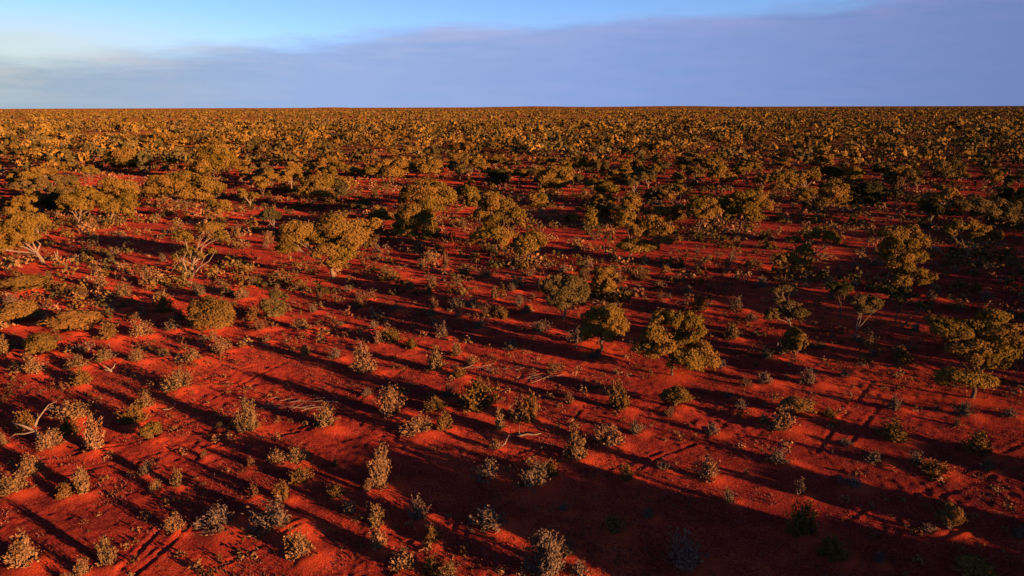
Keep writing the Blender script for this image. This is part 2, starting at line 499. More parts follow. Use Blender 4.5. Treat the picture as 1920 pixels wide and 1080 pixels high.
# hand-placed trees: foot, label, foliage, bark, crown clumps (cx cy rx ry depth), trunk radius
TREES = [
    ('sprawling golden tree with separate rounded foliage lobes above a wide black shadow', 1822, 748, 'gold', 'bark', 0.16,
     [(1862, 602, 26, 18, -0.6), (1884, 632, 38, 22, .2), (1795, 626, 42, 22, -.8), (1822, 664, 36, 22, .4), (1868, 676, 34, 28, .5), (1808, 716, 44, 23, .9), (1764, 612, 30, 14, -1.2), (1846, 640, 28, 20, -1.2)]),
    ('many-lobed tree with a thin dark stem between two rows of round golden clumps', 1259, 706, 'gold', 'bark', 0.10,
     [(1240, 600, 19, 20, -.4), (1264, 602, 15, 18, .2), (1298, 614, 22, 27, 0), (1222, 632, 20, 24, .3), (1210, 656, 24, 18, -.3), (1247, 650, 20, 20, .6), (1318, 672, 28, 26, .2), (1286, 678, 28, 24, .7), (1280, 640, 22, 26, -.8)]),
    ('lollipop-shaped round tree on a short dark trunk with bare sand around it', 1127, 660, 'gold', 'bark', 0.15,
     [(1140, 592, 28, 19, .0), (1118, 600, 24, 20, -.5), (1152, 612, 22, 24, .2), (1116, 622, 24, 20, .1), (1140, 626, 24, 18, .7), (1132, 606, 24, 22, -1.0)]),
    ('broad grey-green parasol tree with fine splayed stems beside a smaller bushy tree', 1057, 602, 'green', 'pale_bark', 0.07,
     [(1040, 540, 22, 20, 0), (1066, 538, 26, 18, .2), (1088, 552, 18, 20, 0), (1034, 560, 18, 16, .3), (1060, 564, 26, 16, .6), (1082, 568, 18, 13, .3), (1058, 548, 26, 18, -1)]),
    ('small bushy golden tree reaching nearly to the ground behind the parasol tree', 1132, 557, 'gold', 'bark', 0.09,
     [(1134, 516, 18, 16, 0), (1140, 534, 15, 15, .3), (1124, 534, 14, 16, 0), (1132, 546, 16, 9, .2)]),
    ('smooth olive dome-shaped bush, largest on the open sunlit sand', 395, 619, 'olive', 'bark', 0.10,
     [(378, 588, 24, 24, 0), (404, 584, 30, 26, .2), (420, 590, 17, 20, 0), (396, 602, 32, 15, .7), (398, 586, 30, 26, -.9)]),
    ('spreading golden tree with thick pale forked trunk and crown in two halves', 626, 522, 'gold', 'pale_bark', 0.24,
     [(560, 440, 34, 26, 0), (590, 446, 26, 24, -.6), (634, 432, 32, 26, .0), (662, 452, 27, 22, .3), (610, 470, 28, 16, .6), (640, 474, 24, 20, .4), (628, 496, 18, 10, .8), (545, 462, 20, 14, .4), (612, 448, 28, 24, -1.6)]),
    ('half-bare tree with twisted pale limbs and thin tufts of foliage', 360, 517, 'gold', 'pale_bark', 0.20,
     [(395, 424, 30, 13, 0), (412, 440, 16, 16, .3), (345, 446, 22, 20, -.2), (376, 478, 13, 11, .4), (398, 470, 12, 9, 0), (352, 468, 17, 13, .5), (330, 480, 12, 14, .2)]),
    ('leaning tree with curved pale trunk beside a bright bare sand rise', 82, 493, 'gold', 'pale_bark', 0.26,
     [(70, 418, 24, 18, 0), (38, 420, 32, 20, .3), (14, 440, 30, 26, 0), (-14, 434, 26, 26, .4), (44, 446, 22, 15, .5), (-6, 462, 26, 16, .5), (34, 432, 28, 20, -1.2)]),
    ('tall front tree of a golden pair with foliage down to the shaded sand', 780, 441, 'gold', 'bark', 0.22,
     [(772, 398, 26, 14, 0), (802, 396, 26, 16, -.5), (760, 420, 20, 20, 0), (790, 424, 24, 20, .5), (808, 436, 16, 12, .3), (764, 438, 22, 12, .6), (786, 410, 28, 20, -1.2)]),
    ('tall rear tree of a golden pair with wide smooth domed top', 806, 412, 'gold', 'bark', 0.22,
     [(796, 360, 36, 18, 0), (826, 362, 27, 20, .3), (774, 366, 24, 20, -.5), (808, 376, 34, 16, .6), (838, 374, 16, 14, 0)]),
    ('ragged tree with golden upper tufts over a dark lower crown', 930, 474, 'gold', 'bark', 0.18,
     [(922, 382, 22, 18, 0), (950, 386, 16, 12, .3), (966, 402, 16, 12, 0), (976, 416, 12, 10, .2), (936, 416, 24, 20, -.4), (905, 408, 18, 22, -.8), (918, 440, 26, 18, .3), (944, 446, 22, 16, .5), (898, 444, 14, 16, 0)]),
    ('compact round golden tree with visible short trunk standing before the ragged tree', 989, 497, 'gold', 'bark', 0.11,
     [(982, 456, 18, 17, 0), (1004, 454, 18, 18, .2), (972, 464, 13, 12, .1), (992, 468, 22, 11, .7), (994, 452, 20, 15, -.8)]),
    ('wide tree with lit crown split into two lobes over deep shade', 1178, 492, 'gold', 'bark', 0.20,
     [(1184, 382, 17, 14, 0), (1176, 402, 20, 18, .2), (1172, 422, 18, 12, .4), (1222, 420, 20, 13, 0), (1240, 436, 19, 16, .2), (1244, 454, 15, 10, .4), (1200, 436, 22, 16, -.8), (1186, 462, 26, 14, .2), (1214, 466, 20, 12, .5)]),
    ('slender upright golden bush on the sand between two clumped trees', 1110, 427, 'gold', 'bark', 0.06,
     [(1108, 402, 11, 11, 0), (1112, 415, 9, 10, .2)]),
    ('golden tree with pale paired stems, left one of two at a sand clearing', 147, 417, 'gold', 'pale_bark', 0.17,
     [(136, 376, 22, 16, 0), (164, 364, 20, 15, -.3), (182, 372, 14, 11, 0), (150, 384, 24, 12, .5), (124, 386, 13, 11, .2)]),
    ('golden tree with short pale stems, right one of two at a sand clearing', 207, 410, 'gold', 'pale_bark', 0.17,
     [(212, 348, 24, 15, -.2), (236, 354, 20, 16, 0), (240, 374, 17, 14, .2), (212, 388, 20, 15, .4), (236, 392, 14, 10, .5), (206, 366, 18, 14, -.8)]),
    ('long low golden canopy of a wide tree beyond the sand clearing', 350, 397, 'gold', 'bark', 0.18,
     [(292, 358, 24, 16, 0), (322, 344, 26, 17, 0), (352, 340, 26, 18, -.3), (384, 350, 26, 18, 0), (406, 352, 13, 13, .3), (340, 360, 28, 15, .6), (372, 364, 24, 12, .5)]),
    ('big bushy golden tree standing behind the long low canopy', 402, 336, 'gold', 'bark', 0.2,
     [(386, 294, 24, 16, 0), (412, 288, 24, 18, 0), (428, 306, 20, 14, .3), (384, 312, 22, 14, .4), (404, 314, 24, 13, .6)]),
    ('golden tree with thin pale stem at the edge of a glowing red mound', 582, 387, 'gold', 'pale_bark', 0.12,
     [(590, 344, 24, 13, 0), (614, 346, 16, 15, .2), (574, 362, 16, 13, .3), (602, 358, 20, 12, .4)]),
    ('dense golden tree at the back of the wooded corner above the two stemmed trees', 238, 322, 'gold', 'bark', 0.18,
     [(212, 300, 20, 14, 0), (238, 288, 22, 14, 0), (260, 298, 18, 15, .3), (234, 306, 26, 13, .5)]),
    ('small golden tree with one bare pale stem at the left of long shade', 410, 415, 'gold', 'pale_bark', 0.09,
     [(402, 384, 13, 9, 0), (420, 386, 12, 11, .2), (410, 396, 9, 6, .3)]),
    ('half-dead tree with pale bare sticks above a dense olive base', 515, 598, 'green', 'pale_bark', 0.07,
     [(520, 556, 16, 13, 0), (506, 570, 17, 15, .2), (526, 580, 13, 14, .3), (510, 588, 18, 9, .4)]),
    ('bright golden cone of foliage rising alone above dim scrub', 1541, 320, 'gold', 'bark', 0.12,
     [(1540, 284, 12, 9, 0), (1536, 296, 16, 10, .2), (1550, 300, 13, 11, 0), (1542, 308, 18, 7, .4)]),
    ('golden round tree partly behind a black-green neighbour', 1598, 347, 'gold', 'bark', 0.14,
     [(1594, 324, 14, 12, 0), (1606, 330, 12, 13, .2), (1598, 338, 14, 7, .4)]),
    ('flat dark evergreen tree at the side of the golden round tree', 1564, 336, 'dark', 'bark', 0.14,
     [(1558, 324, 17, 9, 0), (1576, 326, 14, 9, .2), (1566, 330, 18, 7, .5)]),
    ('large smooth dome tree, black in shade with a golden sunlit flank', 1628, 390, 'dark', 'bark', 0.22,
     [(1612, 366, 20, 17, 0), (1632, 360, 20, 15, 0), (1650, 368, 17, 16, .3), (1626, 376, 26, 11, .6), (1624, 366, 24, 17, -.9)]),
    ('tree with bare black forking limbs under a high golden crown', 1530, 420, 'gold', 'bark', 0.16,
     [(1562, 366, 22, 13, 0), (1578, 374, 13, 12, .2), (1548, 378, 15, 9, .4), (1516, 362, 18, 9, -.3), (1506, 372, 12, 8, 0)]),
    ('rounded golden tree left of a wide double-crowned one over a strip of black shade', 1308, 442, 'gold', 'bark', 0.17,
     [(1308, 386, 17, 14, 0), (1330, 384, 16, 13, .2), (1344, 396, 11, 9, 0), (1320, 402, 22, 12, .5), (1300, 404, 12, 10, .2)]),
    ('wide double-crowned golden tree over a strip of black shade', 1386, 436, 'gold', 'bark', 0.2,
     [(1394, 372, 22, 13, 0), (1420, 376, 20, 12, 0), (1436, 390, 14, 13, .3), (1404, 392, 20, 14, .5), (1382, 392, 13, 12, -.3), (1414, 410, 17, 10, .7), (1368, 406, 12, 12, 0)]),
    ('thin two-tier tree with bright golden tip drooping over dark lower foliage', 1498, 526, 'gold', 'bark', 0.14,
     [(1540, 436, 16, 10, 0), (1558, 450, 15, 12, .2), (1522, 444, 13, 10, -.2), (1486, 452, 13, 8, 0), (1510, 474, 15, 12, .3), (1480, 490, 18, 13, -.2), (1504, 500, 15, 13, .5), (1462, 488, 14, 10, 0)]),
    ('bulky tree with tall golden shoulder and grey-green skirt of low branches', 1690, 548, 'gold', 'bark', 0.24,
     [(1676, 440, 22, 13, -.2), (1706, 440, 20, 14, 0), (1726, 456, 17, 18, .2), (1696, 466, 26, 18, .4), (1718, 486, 22, 16, .3), (1690, 492, 22, 16, .7), (1706, 512, 26, 15, .6), (1736, 526, 18, 12, .2), (1672, 472, 20, 24, -1.2), (1690, 530, 16, 10, .9)]),
    ('tree with fan of thin pale stems and sunlit outer crown', 1813, 486, 'gold', 'pale_bark', 0.07,
     [(1798, 428, 18, 10, -.2), (1822, 428, 16, 12, 0), (1846, 436, 16, 13, .2), (1866, 446, 12, 13, 0), (1782, 436, 12, 10, 0), (1836, 446, 18, 9, .5)]),
    ('long tree with dark left crown and bright golden right end', 1876, 444, 'green', 'bark', 0.2,
     [(1800, 390, 20, 12, 0), (1830, 386, 22, 14, 0), (1864, 392, 20, 14, 0), (1896, 394, 18, 14, 0), (1912, 410, 14, 15, .3), (1882, 412, 22, 14, .5), (1846, 402, 22, 12, .5), (1898, 426, 14, 8, .6)]),
    ('airy tree with two bare pale trunks and a small crown to one side', 1601, 631, 'green', 'pale_bark', 0.06,
     [(1608, 566, 13, 9, 0), (1628, 566, 17, 12, 0), (1644, 576, 10, 10, .2), (1622, 582, 17, 8, .4)]),
    ('flat-topped black-green tree beside the two bare pale trunks', 1575, 600, 'dark', 'bark', 0.07,
     [(1566, 540, 14, 8, 0), (1584, 542, 13, 9, .2), (1574, 550, 16, 6, .4)]),
    ('dark umbrella tree on a straight thin trunk under the bulky tree', 1680, 606, 'dark', 'bark', 0.09,
     [(1674, 550, 14, 10, 0), (1694, 552, 20, 10, .2), (1712, 556, 12, 6, 0), (1684, 560, 18, 7, .5)]),
    ('layered tree with yellow top tufts above a flat dark green tier', 1484, 618, 'green', 'pale_bark', 0.07,
     [(1470, 542, 14, 6, 0), (1454, 548, 10, 6, .2), (1462, 566, 13, 7, 0), (1486, 572, 14, 7, .2), (1496, 588, 18, 9, .4), (1474, 588, 20, 10, 0), (1448, 592, 12, 12, .2)]),
    ('sturdy golden tree with round cheeks by the red clearing', 1048, 368, 'gold', 'bark', 0.2,
     [(1022, 334, 16, 13, 0), (1044, 324, 18, 14, 0), (1062, 336, 14, 16, .2), (1040, 346, 20, 11, .5)]),
    ('low round golden bush-tree between the ragged tree and the round-cheeked tree', 1007, 387, 'gold', 'bark', 0.1,
     [(1004, 372, 13, 10, 0), (1016, 374, 10, 9, .2), (1008, 380, 14, 6, .4)]),
    ('near-black evergreen tree on a short trunk in the sunlit red clearing', 934, 358, 'dark', 'bark', 0.12,
     [(932, 330, 17, 12, 0), (946, 336, 12, 10, .2), (926, 340, 12, 9, 0)]),
    ('golden tree with flat lit crown at the far edge of red sand', 803, 338, 'gold', 'bark', 0.15,
     [(794, 312, 16, 11, 0), (814, 310, 16, 11, .2), (804, 320, 22, 8, .4)]),
    ('tight cluster-headed golden tree left of the flat-crowned one', 738, 346, 'gold', 'bark', 0.17,
     [(722, 308, 16, 10, 0), (750, 312, 14, 12, .2), (700, 322, 14, 9, 0), (736, 324, 20, 11, .5)]),
    ('tall grey-gold tree with sloping crown at a pinkish clearing', 1352, 356, 'gold', 'bark', 0.17,
     [(1334, 308, 13, 11, 0), (1350, 318, 14, 11, .2), (1368, 334, 14, 9, 0), (1344, 330, 16, 10, .5)]),
    ('golden tree with lumpy right flank in dim dense scrub', 1470, 374, 'gold', 'bark', 0.17,
     [(1458, 336, 13, 11, 0), (1476, 330, 14, 10, 0), (1486, 346, 12, 11, .3), (1464, 352, 16, 9, .5)]),
    ('dusky tree with golden rim and slanted dark stem in the dim woodland', 1766, 350, 'green', 'bark', 0.17,
     [(1764, 316, 16, 11, 0), (1790, 316, 13, 14, 0), (1804, 324, 8, 10, .2), (1772, 330, 18, 8, .4)]),
    ('low wide golden tree above the smooth rear dome', 760, 300, 'gold', 'bark', 0.15,
     [(742, 284, 14, 8, 0), (768, 282, 16, 8, 0), (786, 288, 10, 7, .2)]),
]
# upright dense shrubs big enough to deserve their own shape: foot, label, kind, clumps
BUSHES = [
    ('tallest upright tan saltbush standing on sunlit sand near the fallen branches', 463, 806, 't', 54, 66),
    ('tan shrub with branched flaring top above a short bare foot in wide shade', 717, 914, 't', 58, 74),
    ('large spreading grey shrub with upright lit twigs, biggest of the foreground', 1017, 1088, 'g', 96, 82),
    ('dark leaning dome shrub with a rusty sunlit edge on bright sand', 1500, 1002, 'o', 76, 80),
    ('smooth crescent-lit dome shrub beside fresh wheel ruts', 1777, 997, 'o', 44, 60),
]

SHORT = ['sprawling lobed tree', 'many-lobed thin-stemmed tree', 'lollipop tree', 'parasol tree', 'bushy tree behind the parasol', 'olive dome bush', 'pale forked-trunk tree', 'half-bare twisted tree', 'leaning pale tree', 'front tree of the pair', 'rear domed tree of the pair', 'ragged dark-skirted tree', 'compact round tree', 'two-lobed tree', 'slender upright bush', 'left twin at the clearing', 'right twin at the clearing', 'long low canopy', 'big tree behind the canopy', 'tree at the red mound', 'back-corner golden tree', 'small bare-stemmed tree', 'half-dead stick tree', 'golden cone', 'golden round tree', 'flat dark evergreen', 'smooth black dome tree', 'black-limbed tree', 'rounded tree over black shade', 'double-crowned tree', 'two-tier drooping tree', 'bulky skirted tree', 'fan-stemmed tree', 'long two-toned tree', 'airy two-trunk tree', 'flat-topped dark tree', 'dark umbrella tree', 'layered tufted tree', 'round-cheeked tree', 'low bush-tree', 'black tree in the clearing', 'flat-crowned golden tree', 'cluster-headed tree', 'sloping-crowned tree', 'lumpy-flanked tree', 'dusky golden-rimmed tree', 'low wide tree behind']
LAND = [ground_at(x, y) + (nm,) for x, y, nm in [(88, 838, 'pale forked dead branch'), (207, 697, 'white stump'), (540, 757, 'heaped fallen branches'), (920, 692, 'flat fallen branches'), (990, 820, 'straight pale log'), (463, 806, 'tallest tan saltbush'), (717, 914, 'flaring tan shrub'), (1017, 1088, 'biggest grey shrub'), (1500, 1002, 'leaning dome shrub'), (1777, 997, 'crescent-lit dome shrub'), (1660, 1010, 'crossing wheel ruts'), (1590, 770, 'single deep rut'), (265, 1030, 'paired wheel tracks'), (676, 668, 'white dead twigs'), (1162, 770, 'shrub with bent white twigs'), (1250, 855, 'short rut ends'), (480, 705, 'long straight track'), (106, 488, 'two-pronged snag')]]


def beside(X, Y):
    """which landmark a plant stands by, and on which side of it as the low sun sees it"""
    a, b, nm = min(LAND, key=lambda q: (q[0] - X) ** 2 + (q[1] - Y) ** 2)
    dx, dy = X - a, Y - b
    along, side = dx * 0.83 - dy * 0.56, dx * 0.56 + dy * 0.83
    if math.hypot(dx, dy) > 40:
        return None
    far = 'just ' if math.hypot(dx, dy) < 5 else ''
    if abs(along) > abs(side):
        return far + ('sunward of the ' if along > 0 else 'shadeward of the ') + nm
    return far + ('beyond the ' if side > 0 else 'in front of the ') + nm


def size_word(v, a, b):
    return 'small' if v < a else ('large' if v > b else 'medium')

soil = soil_material()

# ------------------------------------------------------------------ plants: builders
WOODY = []
CROWNS = []


def add_mound(x, y, r, h):
    MOUNDS.append((x, y, r, h))


def grow_tree(label, fx, fy, fol, bark, tr, clumps, idx, group=None):
    rng = random.Random(900 + idx)
    rg = np.random.default_rng(900 + idx)
    X, Y = ground_at(fx, fy)
    z0 = soil_z(X, Y)
    root = empty('woodland_tree', (X, Y, z0))
    tag(root, label, 'tree', group)
    org = Vector((X, Y, z0))
    ppm = px_per_m(fy)
    leaf = min(0.26, max(0.09, 1.95 / ppm))
    cl = []
    for (cx, cy, rx, ry, dz) in clumps:
        p, k = on_plane(cx, cy, Y - dz * 1.0)
        rxm, rym = (0.85 if idx == 7 else 1.22) * rx / k, (0.85 if idx == 7 else 1.34) * ry / k
        cl.append((p - org, (rxm, max(0.75 * rxm, 0.6 * rym), rym)))
    top = max(c[0].z for c in cl)
    # trunk: forks below the crown, one limb to each clump
    base_c = sum((c[0] for c in cl), Vector()) / len(cl)
    low = min(c[0].z - c[1][2] for c in cl)
    tr = tr * 0.8
    fork_z = max(0.35, min(0.45 * base_c.z, low + 0.25 * top))
    lean = Vector((base_c.x * 0.22, base_c.y * 0.22, 0))
    splay = bark == 'pale_bark'
    if splay:
        fork_z *= 0.55 if tr < 0.14 else 0.9
    fork = Vector((lean.x, lean.y, fork_z))
    pts = [Vector((0, 0, -0.25)), Vector((0, 0, 0.05))] + bent(rng, (0, 0, 0.06), fork, 3, 0.06)[1:]
    V, Q = tubes([(pts, [tr * 1.7, tr * 1.3] + [tr * (1.1 - 0.1 * i) for i in range(3)])], 8)
    trunk = obj('trunk', mesh_of('trunk', V, Q, M[bark], True), root)
    for i, (c, r) in enumerate(cl):
        tgt = c + Vector((0, 0, -0.1 * r[2]))
        start = pts[-2].lerp(fork, rng.uniform(0.2, 1.0))
        path = bent(rng, start, tgt, 4, 0.09)
        rad = [tr * 0.66 * (1 - 0.2 * j) + 0.012 for j in range(5)]
        extra = [(path, rad)]
        for _ in range(4):                                   # twigs that reach into the clump
            a = path[rng.choice((2, 3))]
            b = c + Vector((rng.uniform(-.7, .7) * r[0], rng.uniform(-.7, .7) * r[1], rng.uniform(-.3, .6) * r[2]))
            extra.append((bent(rng, a, b, 2, 0.1), [rad[3] * 0.8, rad[3] * 0.5, 0.008]))
        V, Q = tubes(extra, 6)
        obj('limb', mesh_of('limb', V, Q, M[bark], True), trunk)
    # loose inner foliage is the crown, the told-apart lobes are its clumps
    inner = []
    for (c, r) in cl:
        m = int(14 + 16 * r[0])
        d = unit(rg.normal(size=(m, 3))) * rg.uniform(0.1, 1.12, (m, 1)) * np.array(r)
        inner.append(leaf_quads(rg, np.array(c) + d, unit(rg.normal(size=(m, 3))), leaf * rg.uniform(.7, 1.2, m)))
    crown = obj('crown', mesh_of('crown', *join(inner), M[fol]), root)
    for (c, r) in cl:
        obj('foliage_clump', mesh_of('foliage_clump', *puff_leaves(rg, c, r, leaf, 0.72 if idx == 7 else 0.85), M[fol]), crown)
    w = max(abs(c[0].x) + c[1][0] for c in cl)
    add_mound(X, Y, 0.9 + 0.25 * w, 0.12)
    WOODY.append((X, Y, w))
    LAND.append((X, Y, SHORT[idx]))
    CROWNS.append((Y, min(c[0] - c[2] for c in clumps), max(c[0] + c[2] for c in clumps), min(c[1] - c[3] for c in clumps), fy))
    return root


def shrub_arrays(seed, dense, leaf, n_st=64, dome=0.0):
    """ragged shrub about 1 m tall and 1 m wide: stems from the foot, narrow leaves along the outer part"""
    rng = random.Random(seed)
    rg = np.random.default_rng(seed)
    lobes = [(rng.uniform(0, 6.28), rng.uniform(0.55, 1.12)) for _ in range(rng.randint(3, 6))]
    stems, C, D = [], [], []
    for i in range(n_st):
        az, hh = rng.choice(lobes)
        az += rng.gauss(0, 0.55)
        tilt = abs(rng.gauss(0.0, (0.55, 0.95, 0.75)[seed % 3])) + 0.05
        tilt = min(tilt, 1.38)
        L = hh * rng.uniform(0.72, 1.05) * (0.97 if tilt < 0.5 else 0.97 - 0.32 * (tilt - 0.5))
        d = Vector((math.sin(tilt) * math.cos(az), math.sin(tilt) * math.sin(az), math.cos(tilt)))
        tip = Vector((d.x * L * 0.62, d.y * L * 0.62, max(0.06, d.z * L)))
        foot = Vector((rng.gauss(0, 0.05), rng.gauss(0, 0.05), -0.06))
        mid = foot.lerp(tip, 0.5) + Vector((d.x * 0.07, d.y * 0.07, -0.03))
        stems.append(([foot, mid, tip], [0.014, 0.009, 0.003]))
        for j in range(dense):
            t = rng.uniform(0.22, 1.05)
            p = foot.lerp(mid, t * 2) if t < 0.5 else mid.lerp(tip, t * 2 - 1)
            C.append(p + Vector((rng.gauss(0, 0.035), rng.gauss(0, 0.035), rng.gauss(0, 0.025))))
            D.append((tip - mid).normalized() + Vector((rng.gauss(0, .45), rng.gauss(0, .45), rng.gauss(0, .35))))
    C, D = np.array(C), unit(np.array(D))
    C[:, 2] = np.maximum(C[:, 2], 0.02)
    out = C * np.array([1.0, 1.0, 0.35])
    n = unit(np.cross(D, unit(np.cross(D, unit(out) + rg.normal(size=C.shape) * 0.5))))
    b = np.cross(n, D)
    s = (leaf * rg.uniform(0.6, 1.3, len(C)))[:, None]
    V = np.stack([C - D * s, C - b * s * 0.42, C + D * s, C + b * s * 0.42], axis=1).reshape(-1, 3)
    return (V, np.arange(len(V)).reshape(-1, 4)), tubes(stems[::2], 3)


def dome_arrays(seed, leaf):
    rg = np.random.default_rng(seed)
    parts = [puff_leaves(rg, (rg.uniform(-.08, .08), rg.uniform(-.08, .08), 0.48), (0.42, 0.42, 0.44), leaf, 1.1, 26, 0.02)]
    for _ in range(3):
        a = rg.uniform(0, 6.28)
        parts.append(puff_leaves(rg, (.24 * math.cos(a), .24 * math.sin(a), rg.uniform(.25, .5)), (0.26, 0.26, 0.26), leaf, 1.0, 10, 0.02))
    rng = random.Random(seed)
    st = [([(0, 0, -.06), (rng.gauss(0, .08), rng.gauss(0, .08), .25), (rng.gauss(0, .22), rng.gauss(0, .22), .6)], [.025, .016, .006]) for _ in range(9)]
    return join(parts), tubes(st, 4)


KIND = {'t': ('tan', 'tan ragged saltbush with pale upright twigs on red sand', 'tan ragged saltbush'),
        'o': ('olive', 'olive-brown rounded shrub with dense fine foliage on red sand', 'olive-brown dense shrub'),
        'g': ('grey', 'ash-grey spiky shrub with sparse stiff twigs on red sand', 'ash-grey spiky shrub'),
        'r': ('rust', 'low rust-coloured tuft of dry stems on red sand', 'rust-coloured stem tuft')}
POOL = {}
for kk, (mt, _, _2) in KIND.items():
    POOL[kk] = []
    for i in range(9):
        if kk == 'o' and i % 4 == 2:
            lv, st = dome_arrays(300 + i, 0.045)
        else:
            lv, st = shrub_arrays({'t': 10, 'o': 40, 'g': 70, 'r': 100}[kk] + i, {'t': 17, 'o': 22, 'g': 12, 'r': 13}[kk], {'t': .048, 'o': .05, 'g': .045, 'r': .05}[kk], {'t': 72, 'o': 80, 'g': 64, 'r': 46}[kk])
        POOL[kk].append((mesh_of('foliage', *lv, M[mt]), mesh_of('stems', *st, M['pale_bark' if kk in 'gr' else 'bark'])))


def place_shrub(X, Y, w, h, kind, i, label=None, group=True):
    rng = random.Random(5000 + i)
    z = soil_z(X, Y)
    root = empty('saltbush' if kind in 'tg' else 'desert_shrub', (X, Y, z + 0.05), rng.uniform(0, 6.28), (w, w, h))
    near = beside(X, Y)
    tag(root, label or (size_word(max(w, h), 0.95, 1.7) + ' ' + (KIND[kind][2] + ' ' + near if near else KIND[kind][1])), 'shrub', {'t': 'tan saltbushes', 'o': 'olive shrubs', 'g': 'grey shrubs', 'r': 'rust tufts'}[kind] if not label else None)
    fo, st = POOL[kind][rng.randrange(9)]
    obj('foliage', fo, root)
    obj('stems', st, root)
    add_mound(X + 0.25 * w * 0.8, Y - 0.25 * w * 0.5, 0.36 * w + 0.15, 0.06 + 0.05 * w)
    return root


for i, (label, fx, fy, fol, bark, tr, clumps) in enumerate(TREES):
    grow_tree(label, fx, fy, fol, bark, tr, clumps, i)
n_shrub = 0
TAKEN = []
for row in SHRUBS.replace('\n', '|').split('|'):
    if not row.strip():
        continue
    x, y, w, h, kind = row.split()
    x, y, w, h = float(x), float(y), float(w), float(h)
    X, Y = ground_at(x, y)
    k = px_per_m(y)
    place_shrub(X, Y, 1.55 * w / k, 1.08 * h / k / math.cos(PITCH), kind, n_shrub)
    TAKEN.append((X, Y, w / k))
    n_shrub += 1
for i, (label, x, y, kind, w, h) in enumerate(BUSHES):
    X, Y = ground_at(x, y)
    k = px_per_m(y)
    if i == 4:
        lv, st = dome_arrays(700 + i, 0.03)
    else:
        lv, st = shrub_arrays(700 + i, 26, 0.036, 120)
    root = empty('saltbush' if kind in 'tg' else 'desert_shrub', (X, Y, soil_z(X, Y) + 0.05), 0.6 * i, (1.25 * w / k, 1.1 * w / k, 1.08 * h / k))
    tag(root, label, 'shrub')
    obj('foliage', mesh_of('foliage', *lv, M[KIND[kind][0]]), root)
    obj('stems', mesh_of('stems', *st, M['pale_bark'])  , root)
    add_mound(X + 0.4, Y - 0.3, 0.6 * w / k + 0.2, 0.2)
    TAKEN.append((X, Y, w / k))
    n_shrub += 1


# ------------------------------------------------------------------ trees of the open woodland, copies of a few grown forms
def form(seed, fol, bark, leaf, cover=1.1, style='clump', few=None):
    """crown and trunk arrays of a tree about 5 m high"""
    rng = random.Random(seed)
    rg = np.random.default_rng(seed)
    cl = []
    if style == 'clump':
        for _ in range(rng.randint(6, 9)):
            a, q = rng.uniform(0, 6.28), rng.uniform(0.2, 1) ** 0.6 * 2.2
            r = rng.uniform(0.75, 1.25)
            cl.append(((q * math.cos(a), q * math.sin(a), rng.uniform(2.7, 4.4) - 0.25 * q), (r * 1.1, r * 1.1, r * 0.8)))
    elif style == 'dome':
        for _ in range(6):
            a, q = rng.uniform(0, 6.28), rng.uniform(0.3, 1.3)
            r = rng.uniform(1.0, 1.35)
            cl.append(((q * math.cos(a), q * math.sin(a), rng.uniform(1.6, 3.2)), (r, r, r * 0.95)))
    else:
        for _ in range(5):
            a, q = rng.uniform(0, 6.28), rng.uniform(0.2, 0.9)
            r = rng.uniform(0.6, 0.95)
            cl.append(((q * math.cos(a), q * math.sin(a), rng.uniform(1.0, 3.9)), (r, r, r * 1.1)))
    if few and few < 0:
        cl, few = [((0, 0, 3.0), (2.4, 2.4, 1.6))], -few
    if few:
        parts = []
        for c, r in cl:
            e = unit(rg.normal(size=(few, 3)) + np.array([0, 0, 0.5]))
            parts.append(leaf_quads(rg, np.array(c) + e * np.array(r) * 0.8, unit(e + rg.normal(size=e.shape) * 0.35), leaf * rg.uniform(.7, 1.2, few), 0.7))
    else:
        parts = [puff_leaves(rg, c, r, leaf, cover) for c, r in cl]
    paths = [([(0, 0, -0.3), (0.05, 0, 0.5), (0.1, 0.05, 1.3)], [0.2, 0.15, 0.11])]
    for c, r in cl:
        paths.append((bent(rng, (0.08, 0.03, rng.uniform(0.7, 1.3)), c, 3, 0.1), [0.10, 0.075, 0.05, 0.02]))
    return join(parts), tubes(paths, 5)


FORMS = []
for i in range(9):
    FORMS.append(('gold', 'golden-olive tree with lumpy open crown in the wooded plain', 'golden trees of the plain', form(50 + i, 'gold', 'bark', 0.19)))
for i in range(4):
    FORMS.append(('green', 'grey-green tree with loose lumpy crown in the wooded plain', 'grey-green trees of the plain', form(80 + i, 'green', 'bark', 0.19)))
for i in range(3):
    FORMS.append(('dark', 'near-black evergreen tree with tight domed crown in the wooded plain', 'dark trees of the plain', form(90 + i, 'dark', 'bark', 0.19, 1.1, 'dome')))
for i in range(3):
    FORMS.append(('gold', 'narrow bushy young tree leafy to its foot in the wooded plain', 'young trees of the plain', form(95 + i, 'gold', 'bark', 0.17, 1.1, 'young')))
FORM_MESH = [(mesh_of('crown', *f[3][0], M[f[0]]), mesh_of('trunk', *f[3][1], M['bark' if i % 3 else 'pale_bark'], True)) for i, f in enumerate(FORMS)]
WEIGHTS = [5] * 9 + [4] * 4 + [3] * 3 + [4] * 3

# places that stay open red sand: pixel x, y and half sizes
OPEN = [(ground_at(x, y), r) for x, y, r in [(700, 378, 7), (540, 398, 9), (1180, 292, 10), (90, 440, 8), (240, 412, 5), (860, 345, 6), (1000, 440, 9), (1120, 436, 7), (830, 436, 6), (60, 505, 6), (1500, 398, 6), (1700, 385, 5), (560, 380, 6)]]


def free(X, Y, gap, lst):
    return all((X - a) ** 2 + (Y - b) ** 2 > (gap + 0.6 * w) ** 2 for a, b, w in lst)


rng = random.Random(11)
placed = []


